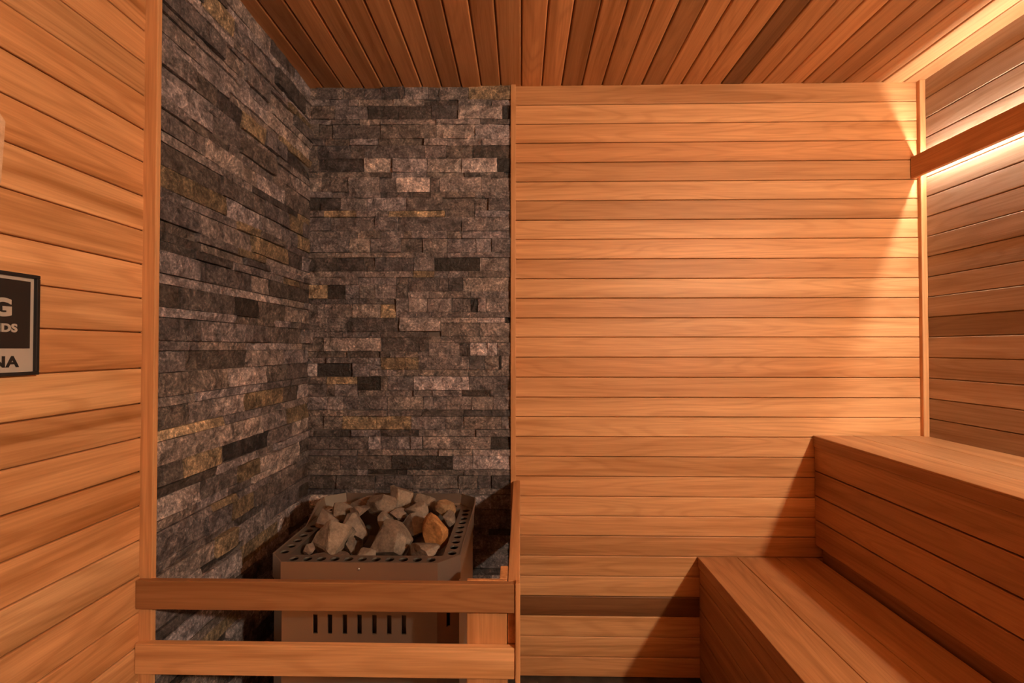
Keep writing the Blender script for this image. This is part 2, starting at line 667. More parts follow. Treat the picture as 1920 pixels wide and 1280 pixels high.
BANDS = [
    (161, 187, [55, 115, 355, 540, 690, 840, 905, 1120, 1215, 1480, 1855], [4, 3, 3, 3, 2, 3, 5, 4, 4, 15]),
    (187, 199, [40, 235, 400, 485, 805, 1080, 1390, 1690, 1855], [4, 3, 5, 4, 4, 2, 5, 6]),
    (199, 224, [40, 280, 578, 853, 1148, 1388, 1785, 1855], [3, 4, 1, 2, 2, 6, 1]),
    (224, 234, [40, 250, 500, 690, 1192, 1590, 1855], [3, 3, 4, 4, 5, 3]),
    (234, 260, [40, 140, 260, 460, 690, 1192, 1540, 1855], [2, 2, 3, 3, 4, 6, 6]),
    (260, 273, [10, 185, 415, 668, 1082, 1290, 1600, 1855], [2, 2, 5, 3, 6, 5, 6]),
    (273, 297, [10, 120, 420, 545, 1088, 1280, 1520, 1855], [2, 2, 3, 3, 4, 3, 2]),
    (297, 323, [10, 130, 538, 800, 1110, 1420, 1740, 1855], [2, 1, 6, 6, 6, 7, 1]),
    (323, 333, [10, 300, 600, 792, 1105, 1445, 1580, 1800, 1855], [3, 4, 2, 5, 4, 2, 4, 2]),
    (333, 360, [45, 162, 400, 680, 830, 1135, 1220, 1600, 1858], [5, 2, 4, 4, 7, 4, 5, 5]),
    (360, 371, [40, 250, 470, 690, 980, 1140, 1540, 1858], [4, 3, 4, 2, 3, 4, 4]),
    (371, 395, [35, 140, 330, 565, 925, 1255, 1538, 1660, 1858], [0, 1, 3, 5, 3, 3, 4, 3]),
    (395, 407, [35, 180, 470, 760, 1270, 1538, 1858], [3, 15, 4, 16, 3, 6]),
    (407, 433, [35, 240, 640, 855, 1422, 1858], [3, 3, 4, 3, 5]),
    (433, 447, [20, 480, 690, 900, 970, 1290, 1422, 1858], [3, 5, 5, 4, 4, 4, 5]),
    (447, 473, [20, 412, 600, 870, 1070, 1290, 1550, 1690, 1858], [3, 4, 4, 3, 4, 4, 5, 4]),
    (473, 483, [20, 280, 690, 1000, 1290, 1858], [3, 5, 4, 4, 4]),
    (483, 508, [20, 60, 300, 540, 642, 990, 1172, 1582, 1860], [3, 1, 1, 2, 2, 5, 0, 5]),
    (508, 520, [20, 290, 540, 980, 1170, 1480, 1860], [4, 4, 4, 15, 4, 4]),
    (520, 534, [20, 490, 830, 935], [4, 4, 3]),
    (520, 546, [935, 1300, 1430, 1865], [3, 2, 5]),
    (534, 560, [30, 210, 370, 500, 640, 830, 935], [16, 0, 4, 3, 4, 3]),
    (546, 559, [935, 1130, 1260, 1500, 1865], [6, 5, 3, 4]),
    (560, 570, [25, 350, 560, 825], [1, 2, 3]),
    (570, 596, [30, 120, 250, 440, 690, 828], [2, 4, 3, 5, 15]),
    (559, 585, [828, 940, 1110, 1330, 1500, 1565, 1640, 1865], [5, 6, 4, 3, 0, 5, 5]),
    (585, 595, [828, 1150, 1240, 1865], [4, 4, 4]),
    (596, 622, [40, 385, 862], [3, 2]),
    (595, 621, [862, 1232], [6]),
    (595, 605, [1232, 1562, 1810, 1865], [6, 7, 1]),
    (605, 630, [1232, 1577, 1865], [4, 5]),
    (622, 633, [40, 350, 690], [3, 3]),
    (621, 633, [690, 1122], [2]),
    (630, 642, [1122, 1490, 1865], [4, 4]),
    (633, 658.5, [40, 182, 697, 1120], [2, 5, 2]),
    (642, 667, [1120, 1400, 1492, 1650, 1740, 1865], [4, 2, 8, 8, 4]),
    (658.5, 670, [40, 390, 690, 770, 910, 1028], [2, 2, 2, 4, 3]),
    (658.5, 667, [1028, 1120], [4]),
    (670, 681, [40, 210, 588], [3, 2]),
    (681, 706, [12, 118, 440, 588], [6, 0, 4]),
    (670, 693, [588, 690, 910, 1028], [4, 13, 14]),
    (667, 693, [1028, 1490, 1630, 1755, 1775, 1867], [4, 3, 5, 0, 5]),
    (693, 705, [588, 830, 1480, 1867], [4, 4, 4]),
    (706, 720, [12, 205, 482], [3, 15]),
    (705, 732, [482, 690, 755, 988], [0, 4, 3]),
    (705, 731, [988, 1490, 1867], [7, 3]),
    (720, 743, [12, 200, 275, 482], [3, 3, 4]),
    (732, 743, [482, 730, 988], [3, 4]),
    (731, 743, [988, 1160, 1420, 1680, 1867], [4, 5, 1, 3]),
    (743, 768, [15, 210, 352, 752, 1075, 1280, 1510, 1702, 1867], [4, 5, 3, 5, 4, 5, 5, 5]),
    (768, 780, [15, 360, 750, 1060, 1440, 1867], [4, 3, 3, 2, 2]),
    (780, 805, [15, 180, 345, 650, 965, 1270, 1440, 1778, 1867], [3, 3, 14, 14, 4, 3, 4, 4]),
    (805, 818, [15, 80, 430, 690, 1030, 1550, 1867], [4, 1, 3, 2, 4, 4]),
    (818, 842, [15, 582, 690, 850, 960, 1065, 1682, 1867], [2, 5, 3, 4, 5, 5, 1]),
    (842, 854, [15, 480, 585, 1215, 1340, 1520, 1867], [2, 2, 3, 5, 5, 6]),
    (854, 880, [20, 330, 480, 790, 1340, 1520, 1867], [2, 2, 2, 1, 5, 7]),
    (880, 891, [15, 480, 570, 925, 1250, 1440, 1867], [2, 4, 1, 4, 3, 3]),
    (891, 916, [15, 297, 640, 982, 1390, 1565, 1690, 1867], [1, 2, 2, 3, 3, 2, 2]),
    (916, 927, [15, 370, 630, 980, 1400, 1867], [2, 4, 2, 3, 4]),
]
XEND = XW - 0.016
proud_px = {(595, 862): 0.011, (705, 988): 0.008, (371, 1172): -0.004, (483, 1172): -0.006, (681, 118): -0.006, (633, 182): 0.008,
            (199, 1388): 0.006, (371, 35): -0.008, (805, 80): -0.006, (880, 570): -0.007, (891, 640): -0.002}
rs = random.Random(21)
stones = []
for (ya, yb, br, tn) in BANDS:
    for k in range(len(br) - 1):
        xa, xb = cx(br[k]), cx(br[k + 1])
        A = on_y(xa, ya, D)
        B = on_y(xb, yb, D)
        u0 = A.x if br[k] > 60 else XS - 0.012
        u1 = B.x if br[k + 1] < 1845 else XEND
        t = tn[k]
        oc = t >= 10
        t = t - 10 if oc else t
        pr = proud_px.get((ya, br[k]), rs.gauss(0.0, 0.0028) + (0.0022 if t >= 5 else (-0.002 if t <= 1 else 0)))
        stones.append((u0, u1, B.z, A.z, pr, t, oc, (u1 - u0) * (A.z - B.z)))
z = min(s[2] for s in stones)
flip = 0
while z > 0.0:
    h = 0.055 if flip % 2 == 0 else 0.025
    z2 = max(0.0, z - h)
    if z2 < 0.02:
        z2 = 0.0
    u = XEND
    while u > XS - 0.01:
        u2 = u - rs.uniform(0.08, 0.24)
        if u2 < XS + 0.05:
            u2 = XS - 0.012
        sc = (u - u2) * (z - z2) * (1.0 if (u > -0.2 and z > 0.4) else 0.05)
        stones.append((u2, u, z2, z, rs.gauss(0, 0.003), rs.choice([1, 2, 3, 3, 4, 4, 5, 6]), False, sc))
        u = u2
    z = z2
    flip += 1
lay_stones(wall_bs, level(stones), lambda v: (v[0], D - v[1], v[2]))

# left stone wall: courses level with the back wall, own lengths
rs = random.Random(5)
stones = []
z = ZC + 0.004
flip = 0
feature = {}
while z > 0.001:
    h = (0.0545 if flip % 2 == 0 else 0.0245) * rs.uniform(0.93, 1.08)
    if rs.random() < 0.10:
        flip += 1
    z2 = z - h
    if z2 < 0.02:
        z2 = 0.0
    u = YT + 0.010
    while u < D - 0.004:
        u2 = u + (rs.uniform(0.08, 0.27) if h > 0.035 else rs.uniform(0.10, 0.34))
        if u2 > D - 0.05:
            u2 = D - 0.001
        t = rs.choices([0, 1, 2, 3, 4, 5, 6], [3, 7, 18, 28, 24, 13, 5])[0]
        oc = rs.random() < 0.11 and t >= 3
        pr = rs.gauss(0, 0.0052)
        if rs.random() < 0.08:
            pr += 0.006
        mid = (u + u2) / 2
        stones.append((u, u2, z2, z, pr, t, oc, (u2 - u) * (z - z2) / mid ** 2 * (1 if z > 0.35 else 0.1)))
        u = u2
    z = z2
    flip += 1
lay_stones(wall_ls, level(stones), lambda v: (XS + v[1], v[0], v[2]))

# ------------------------------------------------------------------ benches
YB0, YB1 = YF + 0.012, D - 0.002


def bench(name, label, x0, x1, ztop, nose_h, breaks, seat_t, riser_z, riser_t, toe):
    root = empty(name, ((x0 + x1) / 2, (YB0 + YB1) / 2, 0.0), label, 'bench')
    T = 0.030
    for k in range(len(breaks) - 1):
        a, b = breaks[k], breaks[k + 1]
        box('seat_board', M_WOODS, root, a + (0.0012 if k else 0), b - 0.0012, YB0, YB1, ztop - (0.007 if k == 0 else T), ztop, 0.002,
            cedar(*seat_t[k]))
    box('nosing_board', M_WOOD, root, x0 + 0.001, x0 + 0.026, YB0, YB1, ztop - nose_h, ztop - 0.0068, 0.002, cedar(*riser_t[0]))
    xr_ = x0 + 0.006
    for k in range(len(riser_z) - 1):
        box('riser_board', M_WOOD, root, xr_, xr_ + 0.022, YB0, YB1, riser_z[k + 1] + 0.0022, riser_z[k] - 0.0018, 0.003, cedar(*riser_t[k]))
    if toe is not None:
        box('toe_board', M_WOOD, root, xr_ + 0.03, xr_ + 0.05, YB0, YB1, toe, riser_z[-1] + 0.01, 0.0, cedar(0.70, 0.15))
    box('bearer', M_WOOD, root, x0 + 0.07, x1 - 0.01, D - 0.06, D - 0.012, ztop - nose_h - 0.08, ztop - T - 0.001, 0.0, cedar(0.7, 0.1))
    return root


ZU = on_y(1560, 816, D).z
ZLb = on_y(1400, 1043.5, D).z
xU = on_y(1523, 818, D).x
xL = on_y(1307.5, 1046, D).x
bench('upper_bench', 'high cedar bench with wide seat boards along the right wall', xU, XR,
      ZU, 0.043, [xU, on_y(1597, 816, D).x, on_y(1670, 816, D).x, XR - 0.001], [(0.74, 0.12), (0.66, 0.1), (0.76, 0.08)],
      [on_y(1524, y, D).z for y in (835, 882, 928, 973, 1022)], [(0.70, 0.15), (0.68, 0.15), (0.74, 0.15), (0.68, 0.18)], ZLb - 0.05)
bench('lower_bench', 'low cedar step bench in front of the high bench', xL, xU + 0.03,
      ZLb, 0.042, [xL, on_y(1381.5, 1043, D).x, on_y(1454.6, 1043, D).x, xU + 0.012], [(0.74, 0.12), (0.70, 0.15), (0.68, 0.14)],
      [on_y(1316, y, D).z for y in (1065, 1092, 1141, 1186, 1231)] + [0.0], [(0.72, 0.15), (0.69, 0.15), (0.71, 0.15), (0.67, 0.15), (0.70, 0.15)], None)

# ------------------------------------------------------------------ light cove on the right wall
zv1 = on_y(1707, 295, D).z
zv0 = on_y(1707, 335, D).z
xv0 = on_y(1707, 300, D).x
xv1 = xv0 + 0.019
YV = -0.22
cove = empty('light_cove', (XR, (YV + D) / 2, zv0), 'orange valance board hiding a light strip along the right wall', 'light')
box('valance_board', M_WOODS, cove, xv0, xv1, YV, D - 0.001, zv0, zv1, 0.0015, cedar(0.92, 0.15))
zs_ = on_y(1724, 313.5, D).z
box('light_channel', M_ALU, cove, 1.6105, XR + 0.002, YV + 0.01, D - 0.018, zs_ - 0.004, zs_ + 0.004, 0.0)
box('light_strip', M_LED, cove, 1.6045, 1.6110, YV + 0.01, D - 0.018, zs_ - 0.0032, zs_ + 0.0032, 0.0)
for y in (0.0, 0.7, 1.4):
    box('bracket', M_ALU, cove, xv1 - 0.001, XR + 0.002, y, y + 0.003, zv0 + 0.015, zs_ - 0.008, 0.0)

# lamp in the front right corner, behind the camera
lamp = empty('wall_lamp_offscreen', (1.560, YF, EYE + 0.52), 'round frosted lamp on wooden base by the front right corner', 'lamp')
bm = bmesh.new()
bmesh.ops.create_cone(bm, cap_ends=True, segments=24, radius1=0.06, radius2=0.052, depth=0.03)
bmesh.ops.rotate(bm, verts=bm.verts, matrix=Matrix.Rotation(-math.pi / 2, 3, 'X'))
o = link('lamp_base', bm_mesh('lamp_base', bm), M_WOOD, lamp, cedar(0.9, 0.1))
o.location = (0, 0.016, 0)
bm = bmesh.new()
bmesh.ops.create_icosphere(bm, subdivisions=3, radius=0.045)
o = link('globe_offscreen', bm_mesh('globe', bm), M_LAMP, lamp)
o.location = (0, 0.072, 0)

# ------------------------------------------------------------------ heater
DF = 1.22
hx = dict(L=-.695, l=-.645, r=-.2215, R=-.167)
hy0, hy1, hy2, hy3 = DF, 1.272, 1.638, 1.69
ZR = EYE - 0.575                      # rim
RIMH = 0.066
heater = empty('sauna_heater', ((hx['L'] + hx['R']) / 2, (hy0 + hy3) / 2, 0.0),
               'brushed steel sauna heater with perforated stone tray behind guard rail', 'heater')
HO = Vector(heater.location)


def octagon(inset=0.0):
    i = inset
    k = i * 0.414
    return [(hx['l'] + k, hy0 + i), (hx['r'] - k, hy0 + i), (hx['R'] - i, hy1 + k), (hx['R'] - i, hy2 - k),
            (hx['r'] - k, hy3 - i), (hx['l'] + k, hy3 - i), (hx['L'] + i, hy2 - k), (hx['L'] + i, hy1 + k)]


def hpart(name, bm, mat, parent=None):
    for v in bm.verts:
        v.co -= HO
    return link(name, bm_mesh(name, bm), mat, parent or heater)


def ring_wall(bm, outer, inner, z0, z1):
    n = len(outer)
    vo0 = [bm.verts.new((*p, z0)) for p in outer]
    vo1 = [bm.verts.new((*p, z1)) for p in outer]
    vi0 = [bm.verts.new((*p, z0)) for p in inner]
    vi1 = [bm.verts.new((*p, z1)) for p in inner]
    for i in range(n):
        j = (i + 1) % n
        bm.faces.new((vo0[i], vo0[j], vo1[j], vo1[i]))
        bm.faces.new((vi0[j], vi0[i], vi1[i], vi1[j]))
        bm.faces.new((vo1[i], vo1[j], vi1[j], vi1[i]))
        bm.faces.new((vo0[j], vo0[i], vi0[i], vi0[j]))


bm = bmesh.new()
ring_wall(bm, octagon(0), octagon(0.003), ZR - RIMH, ZR)
rim = hpart('rim', bm, M_STEEL)

# perforated ledge round the stones
bm = bmesh.new()
zl = ZR - 0.003


def tile(bm, x0, x1, y0, y1, z, rad):
    c = ((x0 + x1) / 2, (y0 + y1) / 2)
    n = 16
    outer, inner = [], []
    for k in range(n):
        a = 2 * math.pi * k / n + math.pi / n
        ca, sa = math.cos(a), math.sin(a)
        inner.append(bm.verts.new((c[0] + rad * ca, c[1] + rad * sa, z)))
        s = 1 / max(abs(ca), abs(sa))
        outer.append(bm.verts.new((c[0] + (x1 - x0) / 2 * min(1, max(-1, ca * s)), c[1] + (y1 - y0) / 2 * min(1, max(-1, sa * s)), z)))
    low = [bm.verts.new((v.co.x, v.co.y, z - 0.004)) for v in inner]
    cor = {0: bm.verts.new((x1, y1, z)), 1: bm.verts.new((x0, y1, z)), 2: bm.verts.new((x0, y0, z)), 3: bm.verts.new((x1, y0, z))}
    for k in range(n):
        j = (k + 1) % n
        bm.faces.new((inner[k], outer[k], outer[j], inner[j]))
        bm.faces.new((inner[k], inner[j], low[j], low[k]))
    for q in range(4):
        k = q * n // 4 + n // 8 - 1
        bm.faces.new((outer[k], cor[q], outer[(k + 1) % n]))


LW = 0.046
xs0, xs1 = hx['L'] + 0.003, hx['R'] - 0.003
ys0, ys1 = hy0 + 0.003, hy3 - 0.003
n = 11
xa, xb = hx['l'] + 0.004, hx['r'] - 0.004
for k in range(n):
    a, b = xa + (xb - xa) * k / n, xa + (xb - xa) * (k + 1) / n
    tile(bm, a, b, ys0, ys0 + LW, zl, 0.0125)
    tile(bm, a, b, ys1 - LW, ys1, zl, 0.0125)
n = 10
ya, yb = ys0 + LW, ys1 - LW
for k in range(n):
    a, b = ya + (yb - ya) * k / n, ya + (yb - ya) * (k + 1) / n
    tile(bm, xs0, xs0 + LW, a, b, zl, 0.0125)
    tile(bm, xs1 - LW, xs1, a, b, zl, 0.0125)
for (x, y, sx, sy) in ((xa, ys0, -1, 1), (xb, ys0, 1, 1), (xa, ys1, -1, -1), (xb, ys1, 1, -1)):
    xe = xs0 if sx < 0 else xs1
    pts = [(x, y), (xe, y + sy * 0.046), (x, y + sy * LW)]
    bm.faces.new([bm.verts.new((*q, zl)) for q in pts])
hpart('perforated_ledge', bm, M_STEELD)

# pit for the stones
bm = bmesh.new()
pin = [(xs0 + LW, ys0 + LW), (xs1 - LW, ys0 + LW), (xs1 - LW, ys1 - LW), (xs0 + LW, ys1 - LW)]
top = [bm.verts.new((*q, zl)) for q in pin]
bot = [bm.verts.new((*q, ZR - 0.10)) for q in pin]
for i in range(4):
    j = (i + 1) % 4
    bm.faces.new((top[j], top[i], bot[i], bot[j]))
bm.faces.new(bot)
hpart('stone_pit', bm, M_STEELD)

# body with slotted front
zb0, zb1 = 0.12, ZR - RIMH + 0.002
bm = bmesh.new()
oc = octagon(0.004)
n = len(oc)
lo = [bm.verts.new((*q, zb0)) for q in oc]
hi = [bm.verts.new((*q, zb1)) for q in oc]
for i in range(n):
    j = (i + 1) % n
    if i in (0, 1):
        continue
    bm.faces.new((lo[i], lo[j], hi[j], hi[i]))
bm.faces.new(lo[::-1])
hpart('body', bm, M_STEEL)
SLX = [590, 617.5, 645.6, 673, 701, 729, 756.6]
zs0, zs1 = on_y(673, 1190, DF).z, on_y(673, 1154, DF).z
xcuts = [oc[0][0]]
skip = set()
for k, sx in enumerate(SLX):
    xm = on_y(sx, 1170, DF).x
    xcuts += [xm - 0.0062, xm + 0.0062]
    skip.add((2 * k + 1, 1))
xcuts.append(oc[1][0])
zcuts = [zb0, zs0, zs1, zb1]
bm = bmesh.new()
yf = hy0 + 0.004
for i in range(len(xcuts) - 1):
    for j in range(3):
        if (i, j) in skip:
            x0, x1, z0, z1 = xcuts[i], xcuts[i + 1], zcuts[j], zcuts[j + 1]
            P = [(x0, z0), (x1, z0), (x1, z1), (x0, z1)]
            for a, b in zip(P, P[1:] + P[:1]):
                bm.faces.new([bm.verts.new(q) for q in ((a[0], yf, a[1]), (b[0], yf, b[1]), (b[0], yf + 0.004, b[1]), (a[0], yf + 0.004, a[1]))])
            continue
        bm.faces.new([bm.verts.new((x, yf, z)) for x, z in ((xcuts[i], zcuts[j]), (xcuts[i + 1], zcuts[j]), (xcuts[i + 1], zcuts[j + 1]), (xcuts[i], zcuts[j + 1]))])
bmesh.ops.remove_doubles(bm, verts=bm.verts, dist=0.0001)
fp = hpart('front_panel', bm, M_STEEL)
bm = bmesh.new()
add_box(bm, oc[0][0] + 0.01, oc[1][0] - 0.01, yf + 0.02, yf + 0.03, zb0 + 0.02, zb1 - 0.02)
hpart('heat_shield', bm, M_STEELD)
# bevelled corner with its own slot opening
A2, B2 = Vector((*oc[1], 0)), Vector((*oc[2], 0))
tdir = (B2 - A2).normalized()
nrm = Vector((tdir.y, -tdir.x, 0))
half = (B2 - A2).length / 2
ucuts = [0, half - 0.006, half + 0.006, 2 * half]
wcuts = [zb0, zs0 + 0.008, zs1 + 0.012, zb1]
bm = bmesh.new()
for i in range(3):
    for j in range(3):
        Q = [(ucuts[i], wcuts[j]), (ucuts[i + 1], wcuts[j]), (ucuts[i + 1], wcuts[j + 1]), (ucuts[i], wcuts[j + 1])]
        if (i, j) == (1, 1):
            for a_, b_ in zip(Q, Q[1:] + Q[:1]):
                ring4 = []
                for (u_, w_), dep in ((a_, 0), (b_, 0), (b_, 0.004), (a_, 0.004)):
                    q = A2 + tdir * u_ - nrm * dep
                    ring4.append(bm.verts.new((q.x, q.y, w_)))
                bm.faces.new(ring4)
            continue
        bm.faces.new([bm.verts.new((*(A2 + tdir * u_).xy, w_)) for u_, w_ in Q])
bmesh.ops.remove_doubles(bm, verts=bm.verts, dist=0.0001)
hpart('corner_panel', bm, M_STEEL)
# screws
for (px, py) in ((672, 1067),):
    c = on_y(px, py, hy0)
    bm = bmesh.new()
    bmesh.ops.create_uvsphere(bm, u_segments=12, v_segments=6, radius=0.0042)
    for v in bm.verts:
        v.co.y *= 0.5
        v.co += c
    hpart('screw', bm, M_ALU, rim)
c = on_x(879, 999, hx['R'])
bm = bmesh.new()
bmesh.ops.create_uvsphere(bm, u_segments=12, v_segments=6, radius=0.0042)
for v in bm.verts:
    v.co.x *= 0.5
    v.co += Vector((hx['R'], c.y, ZR - 0.016))
hpart('screw', bm, M_ALU, rim)

# raised splash plates at the back and the rear corners


def plate(name, pts, mat, t=0.0025):
    bm = bmesh.new()
    f = bm.faces.new([bm.verts.new(q) for q in pts])
    f.normal_update()
    nn = f.normal.copy()
    r = bmesh.ops.extrude_face_region(bm, geom=[f])
    for v in [g for g in r['geom'] if isinstance(g, bmesh.types.BMVert)]:
        v.co += nn * t
    return hpart(name, bm, mat)


zt = EYE - 0.539
plate('back_plate', [(hx['l'], hy3, ZR - RIMH), (hx['r'], hy3, ZR - RIMH), (hx['r'], hy3, zt), (hx['l'], hy3, zt)], M_STEELD)
for s, xe, xm, xf in ((1, hx['R'], hx['r'], hx['R'] + 0.006), (-1, hx['L'], hx['l'], hx['L'] - 0.012)):
    plate('corner_plate', [(xm, hy3, ZR - 0.03), (xe, hy2, ZR - 0.03), (xf, hy2 - 0.005, zt + 0.004), (xm + s * 0.004, hy3, zt)], M_STEEL)
    plate('side_plate', [(xe, hy2, ZR - 0.03), (xe, 1.43, ZR - 0.03), (xe, 1.476, ZR), (xf + s * 0.004, 1.59, zt - 0.002), (xf, hy2 - 0.005, zt + 0.004)], M_STEEL)
for x in (hx['l'] + 0.04, hx['r'] - 0.04):
    for y in (hy0 + 0.06, hy3 - 0.06):
        bm = bmesh.new()
        bmesh.ops.create_cone(bm, cap_ends=True, segments=16, radius1=0.018, radius2=0.015, depth=zb0 + 0.004)
        for v in bm.verts:
            v.co += Vector((x, y, (zb0 + 0.004) / 2))
        hpart('leg', bm, M_BLACK)

# ------------------------------------------------------------------ stones in the heater


def rock_mesh(seed, rx, ry, rz, cuts=12, lo=0.42, hi=0.78, rough=0.025):
    r = random.Random(seed)
    bm = bmesh.new()
    bmesh.ops.create_icosphere(bm, subdivisions=4, radius=1.0)
    planes = []
    for _ in range(cuts):
        nv = Vector((r.gauss(0, 1), r.gauss(0, 1), r.gauss(0, 1))).normalized()
        planes.append((nv, r.uniform(lo, hi)))
    off = Vector((r.uniform(-9, 9), r.uniform(-9, 9), r.uniform(-9, 9)))
    for v in bm.verts:
        q = v.co.copy()
        for nv, h in planes:
            d_ = q.dot(nv)
            if d_ > h:
                q -= nv * (d_ - h)
        q *= 1 + rough * noise.noise(q * 2.2 + off) * 1.6 + rough * 0.7 * noise.noise(q * 6 + off)
        v.co = q
    mn = [min(v.co[i] for v in bm.verts) for i in range(3)]
    mx_ = [max(v.co[i] for v in bm.verts) for i in range(3)]
    for v in bm.verts:
        for i, rr in enumerate((rx, ry, rz)):
            v.co[i] = ((v.co[i] - mn[i]) / (mx_[i] - mn[i]) * 2 - 1) * rr
    for f in bm.faces:
        f.smooth = False
    me = bm_mesh('rock', bm)
    return me


GREY, PALE, DARK, OCH, RED = (0.185, 0.148, 0.118), (0.25, 0.20, 0.155), (0.145, 0.118, 0.098), (0.40, 0.195, 0.07), (0.16, 0.115, 0.09)
GRP = 'loose stones heaped in the heater tray'
ROCKS = [  # cx, cy, w, h (crop pixels), depth, colour, seed, tilt, label
    (585, 520, 340, 300, 1.36, PALE, 11, 0.1, 'large pale pyramid-shaped rock with a bright ridge at the tray front'),
    (815, 420, 210, 215, 1.45, GREY, 12, 0.3, 'fist-sized grey brown rock beside the large pale pyramid-shaped rock'),
    (1110, 545, 360, 330, 1.39, GREY, 13, -0.3, 'big dark grey wedge rock standing in the middle of the heap'),
    (1060, 370, 160, 170, 1.485, GREY, 14, 0.1, 'upright grey rock rising behind the big dark wedge rock'),
    (1520, 465, 200, 330, 1.39, OCH, 15, -0.42, 'rusty orange elongated rock leaning towards the perforated right ledge'),
    (1410, 645, 262, 130, 1.32, GREY, 16, 0.05, 'flat rectangular grey rock in front of the rusty orange rock'),
    (890, 665, 190, 110, 1.32, GREY, 17, 0.0, 'small square grey rock at the front centre of the tray'),
    (1210, 160, 205, 195, 1.60, PALE, 18, 0.2, 'rounded pale rock on the very top of the heap'),
    (1035, 230, 250, 185, 1.53, GREY, 19, -0.1, 'speckled grey rock below and beside the topmost rounded rock'),
    (1435, 205, 205, 150, 1.58, GREY, 20, 0.2, 'blunt grey rock at the back near the right corner plate'),
    (1355, 285, 200, 180, 1.51, GREY, 21, 0.0, 'blocky grey rock directly in front of the blunt back rock'),
    (1610, 255, 190, 140, 1.54, (0.26, 0.165, 0.09), 22, 0.5, 'brown ochre rock behind the rusty orange rock'),
    (1180, 310, 160, 120, 1.50, RED, 23, 0.3, 'small reddish rock wedged under the topmost rounded rock'),
    (675, 300, 170, 165, 1.54, GREY, 24, 0.4, 'brown rock with pale streak behind the large pale pyramid-shaped rock'),
    (535, 345, 190, 205, 1.46, RED, 25, -0.5, 'dull brown rock leaning towards the stone wall on the left'),
    (840, 275, 160, 90, 1.51, RED, 26, 0.1, 'flattish brown rock under the speckled grey rock'),
    (865, 205, 190, 90, 1.59, RED, 27, -0.2, 'long thin brown rock against the heater back plate'),
    (1330, 420, 220, 230, 1.46, DARK, 28, 0.3, 'dark rock filling the space left of the rusty orange rock'),
    (385, 620, 100, 100, 1.33, RED, 29, 0.0, 'small reddish pebble at the foot of the large pale pyramid-shaped rock'),
    (560, 695, 340, 60, 1.315, RED, 30, 0.0, 'thin flat slab lying under the large pale pyramid-shaped rock'),
    (755, 600, 110, 150, 1.37, DARK, 31, 0.1, 'narrow dark rock right beside the large pale pyramid-shaped rock'),
    (1640, 350, 100, 130, 1.50, DARK, 32, 0.0, 'narrow dark rock under the brown ochre rock'),
]
for (cx_, cy_, w, h, d_, colr, seed, tilt, lab) in ROCKS:
    c = on_y(500 + cx_ / 4.8, 900 + cy_ / 4.8, d_)
    s = d_ / FPX / 4.8 / 2
    o = link('heater_rock', rock_mesh(seed, w * s * 1.10, (w + h) / 2 * s * 0.88, h * s * 1.10), M_ROCK, None, colr)
    o.location = c
    o.rotation_euler = (0.0, tilt * 0.6, random.Random(seed).uniform(-0.5, 0.5))
    tag(o, lab, 'rock', GRP)
rr = random.Random(99)
for k in (4, 7, 8, 11):
    x = hx['L'] + 0.10 + (hx['R'] - hx['L'] - 0.2) * ((k % 4) + 0.5) / 4 + rr.uniform(-0.015, 0.015)
    y = hy0 + 0.11 + (hy3 - hy0 - 0.2) * ((k // 4) + 0.5) / 3
    o = link('heater_rock', rock_mesh(200 + k, 0.046, 0.052, 0.040), M_ROCK, None, DARK)
    o.location = (x, y, ZR - 0.058)
    tag(o, 'dark stone half hidden at the bottom of the heap', 'rock', 'stones at the bottom of the heap')

# ------------------------------------------------------------------ guard rail round the heater
RF = 1.040
guard = empty('heater_guard', (XL, RF, 0.0), 'cedar guard rail of horizontal bars in front of the heater', 'railing')
za1, za0 = on_y(600, 1092, RF).z, on_y(600, 1146, RF).z
zb1_, zb0_ = on_y(600, 1211, RF).z, on_y(600, 1269, RF).z
xg0, xg1 = -0.0295, -0.001
box('front_rail', M_WOODS, guard, XL + 0.001, xg0 + 0.017, RF, RF + 0.016, za0, za1, 0.002, cedar(0.52, 0.3))
box('front_rail', M_WOODS, guard, XL + 0.001, xg0 + 0.017, RF, RF + 0.016, zb0_, zb1_, 0.002, cedar(1.15, -0.15))
box('side_rail', M_WOODS, guard, xg0, xg1 - 0.001, RF + 0.016, D - 0.001, za0, za1, 0.002, cedar(0.9, 0.12))
box('side_rail', M_WOODS, guard, xg0, xg1 - 0.001, RF + 0.016, D - 0.001, zb0_, zb1_, 0.002, cedar(0.95, 0.08))
box('side_rail', M_WOODS, guard, xg0, xg1 - 0.001, RF + 0.016, D - 0.001, zb1_ + 0.001, za0 - 0.001, 0.002, cedar(0.9, 0.1))
box('corner_strip', M_WOODS, guard, xg0 + 0.0175, xg1, RF - 0.004, RF + 0.0155, 0.0, za1 + 0.004, 0.002, cedar(0.98, 0.1))
box('post_board', M_WOODS, guard, -0.124, -0.0310, RF + 0.0165, RF + 0.026, 0.0, za1 + 0.0005, 0.0015, cedar(0.86, 0.22))
box('post_board', M_WOODS, guard, -0.0490, -0.0310, RF + 0.0265, RF + 0.088, 0.0, za1 + 0.0005, 0.0015, cedar(1.0, 0.05))

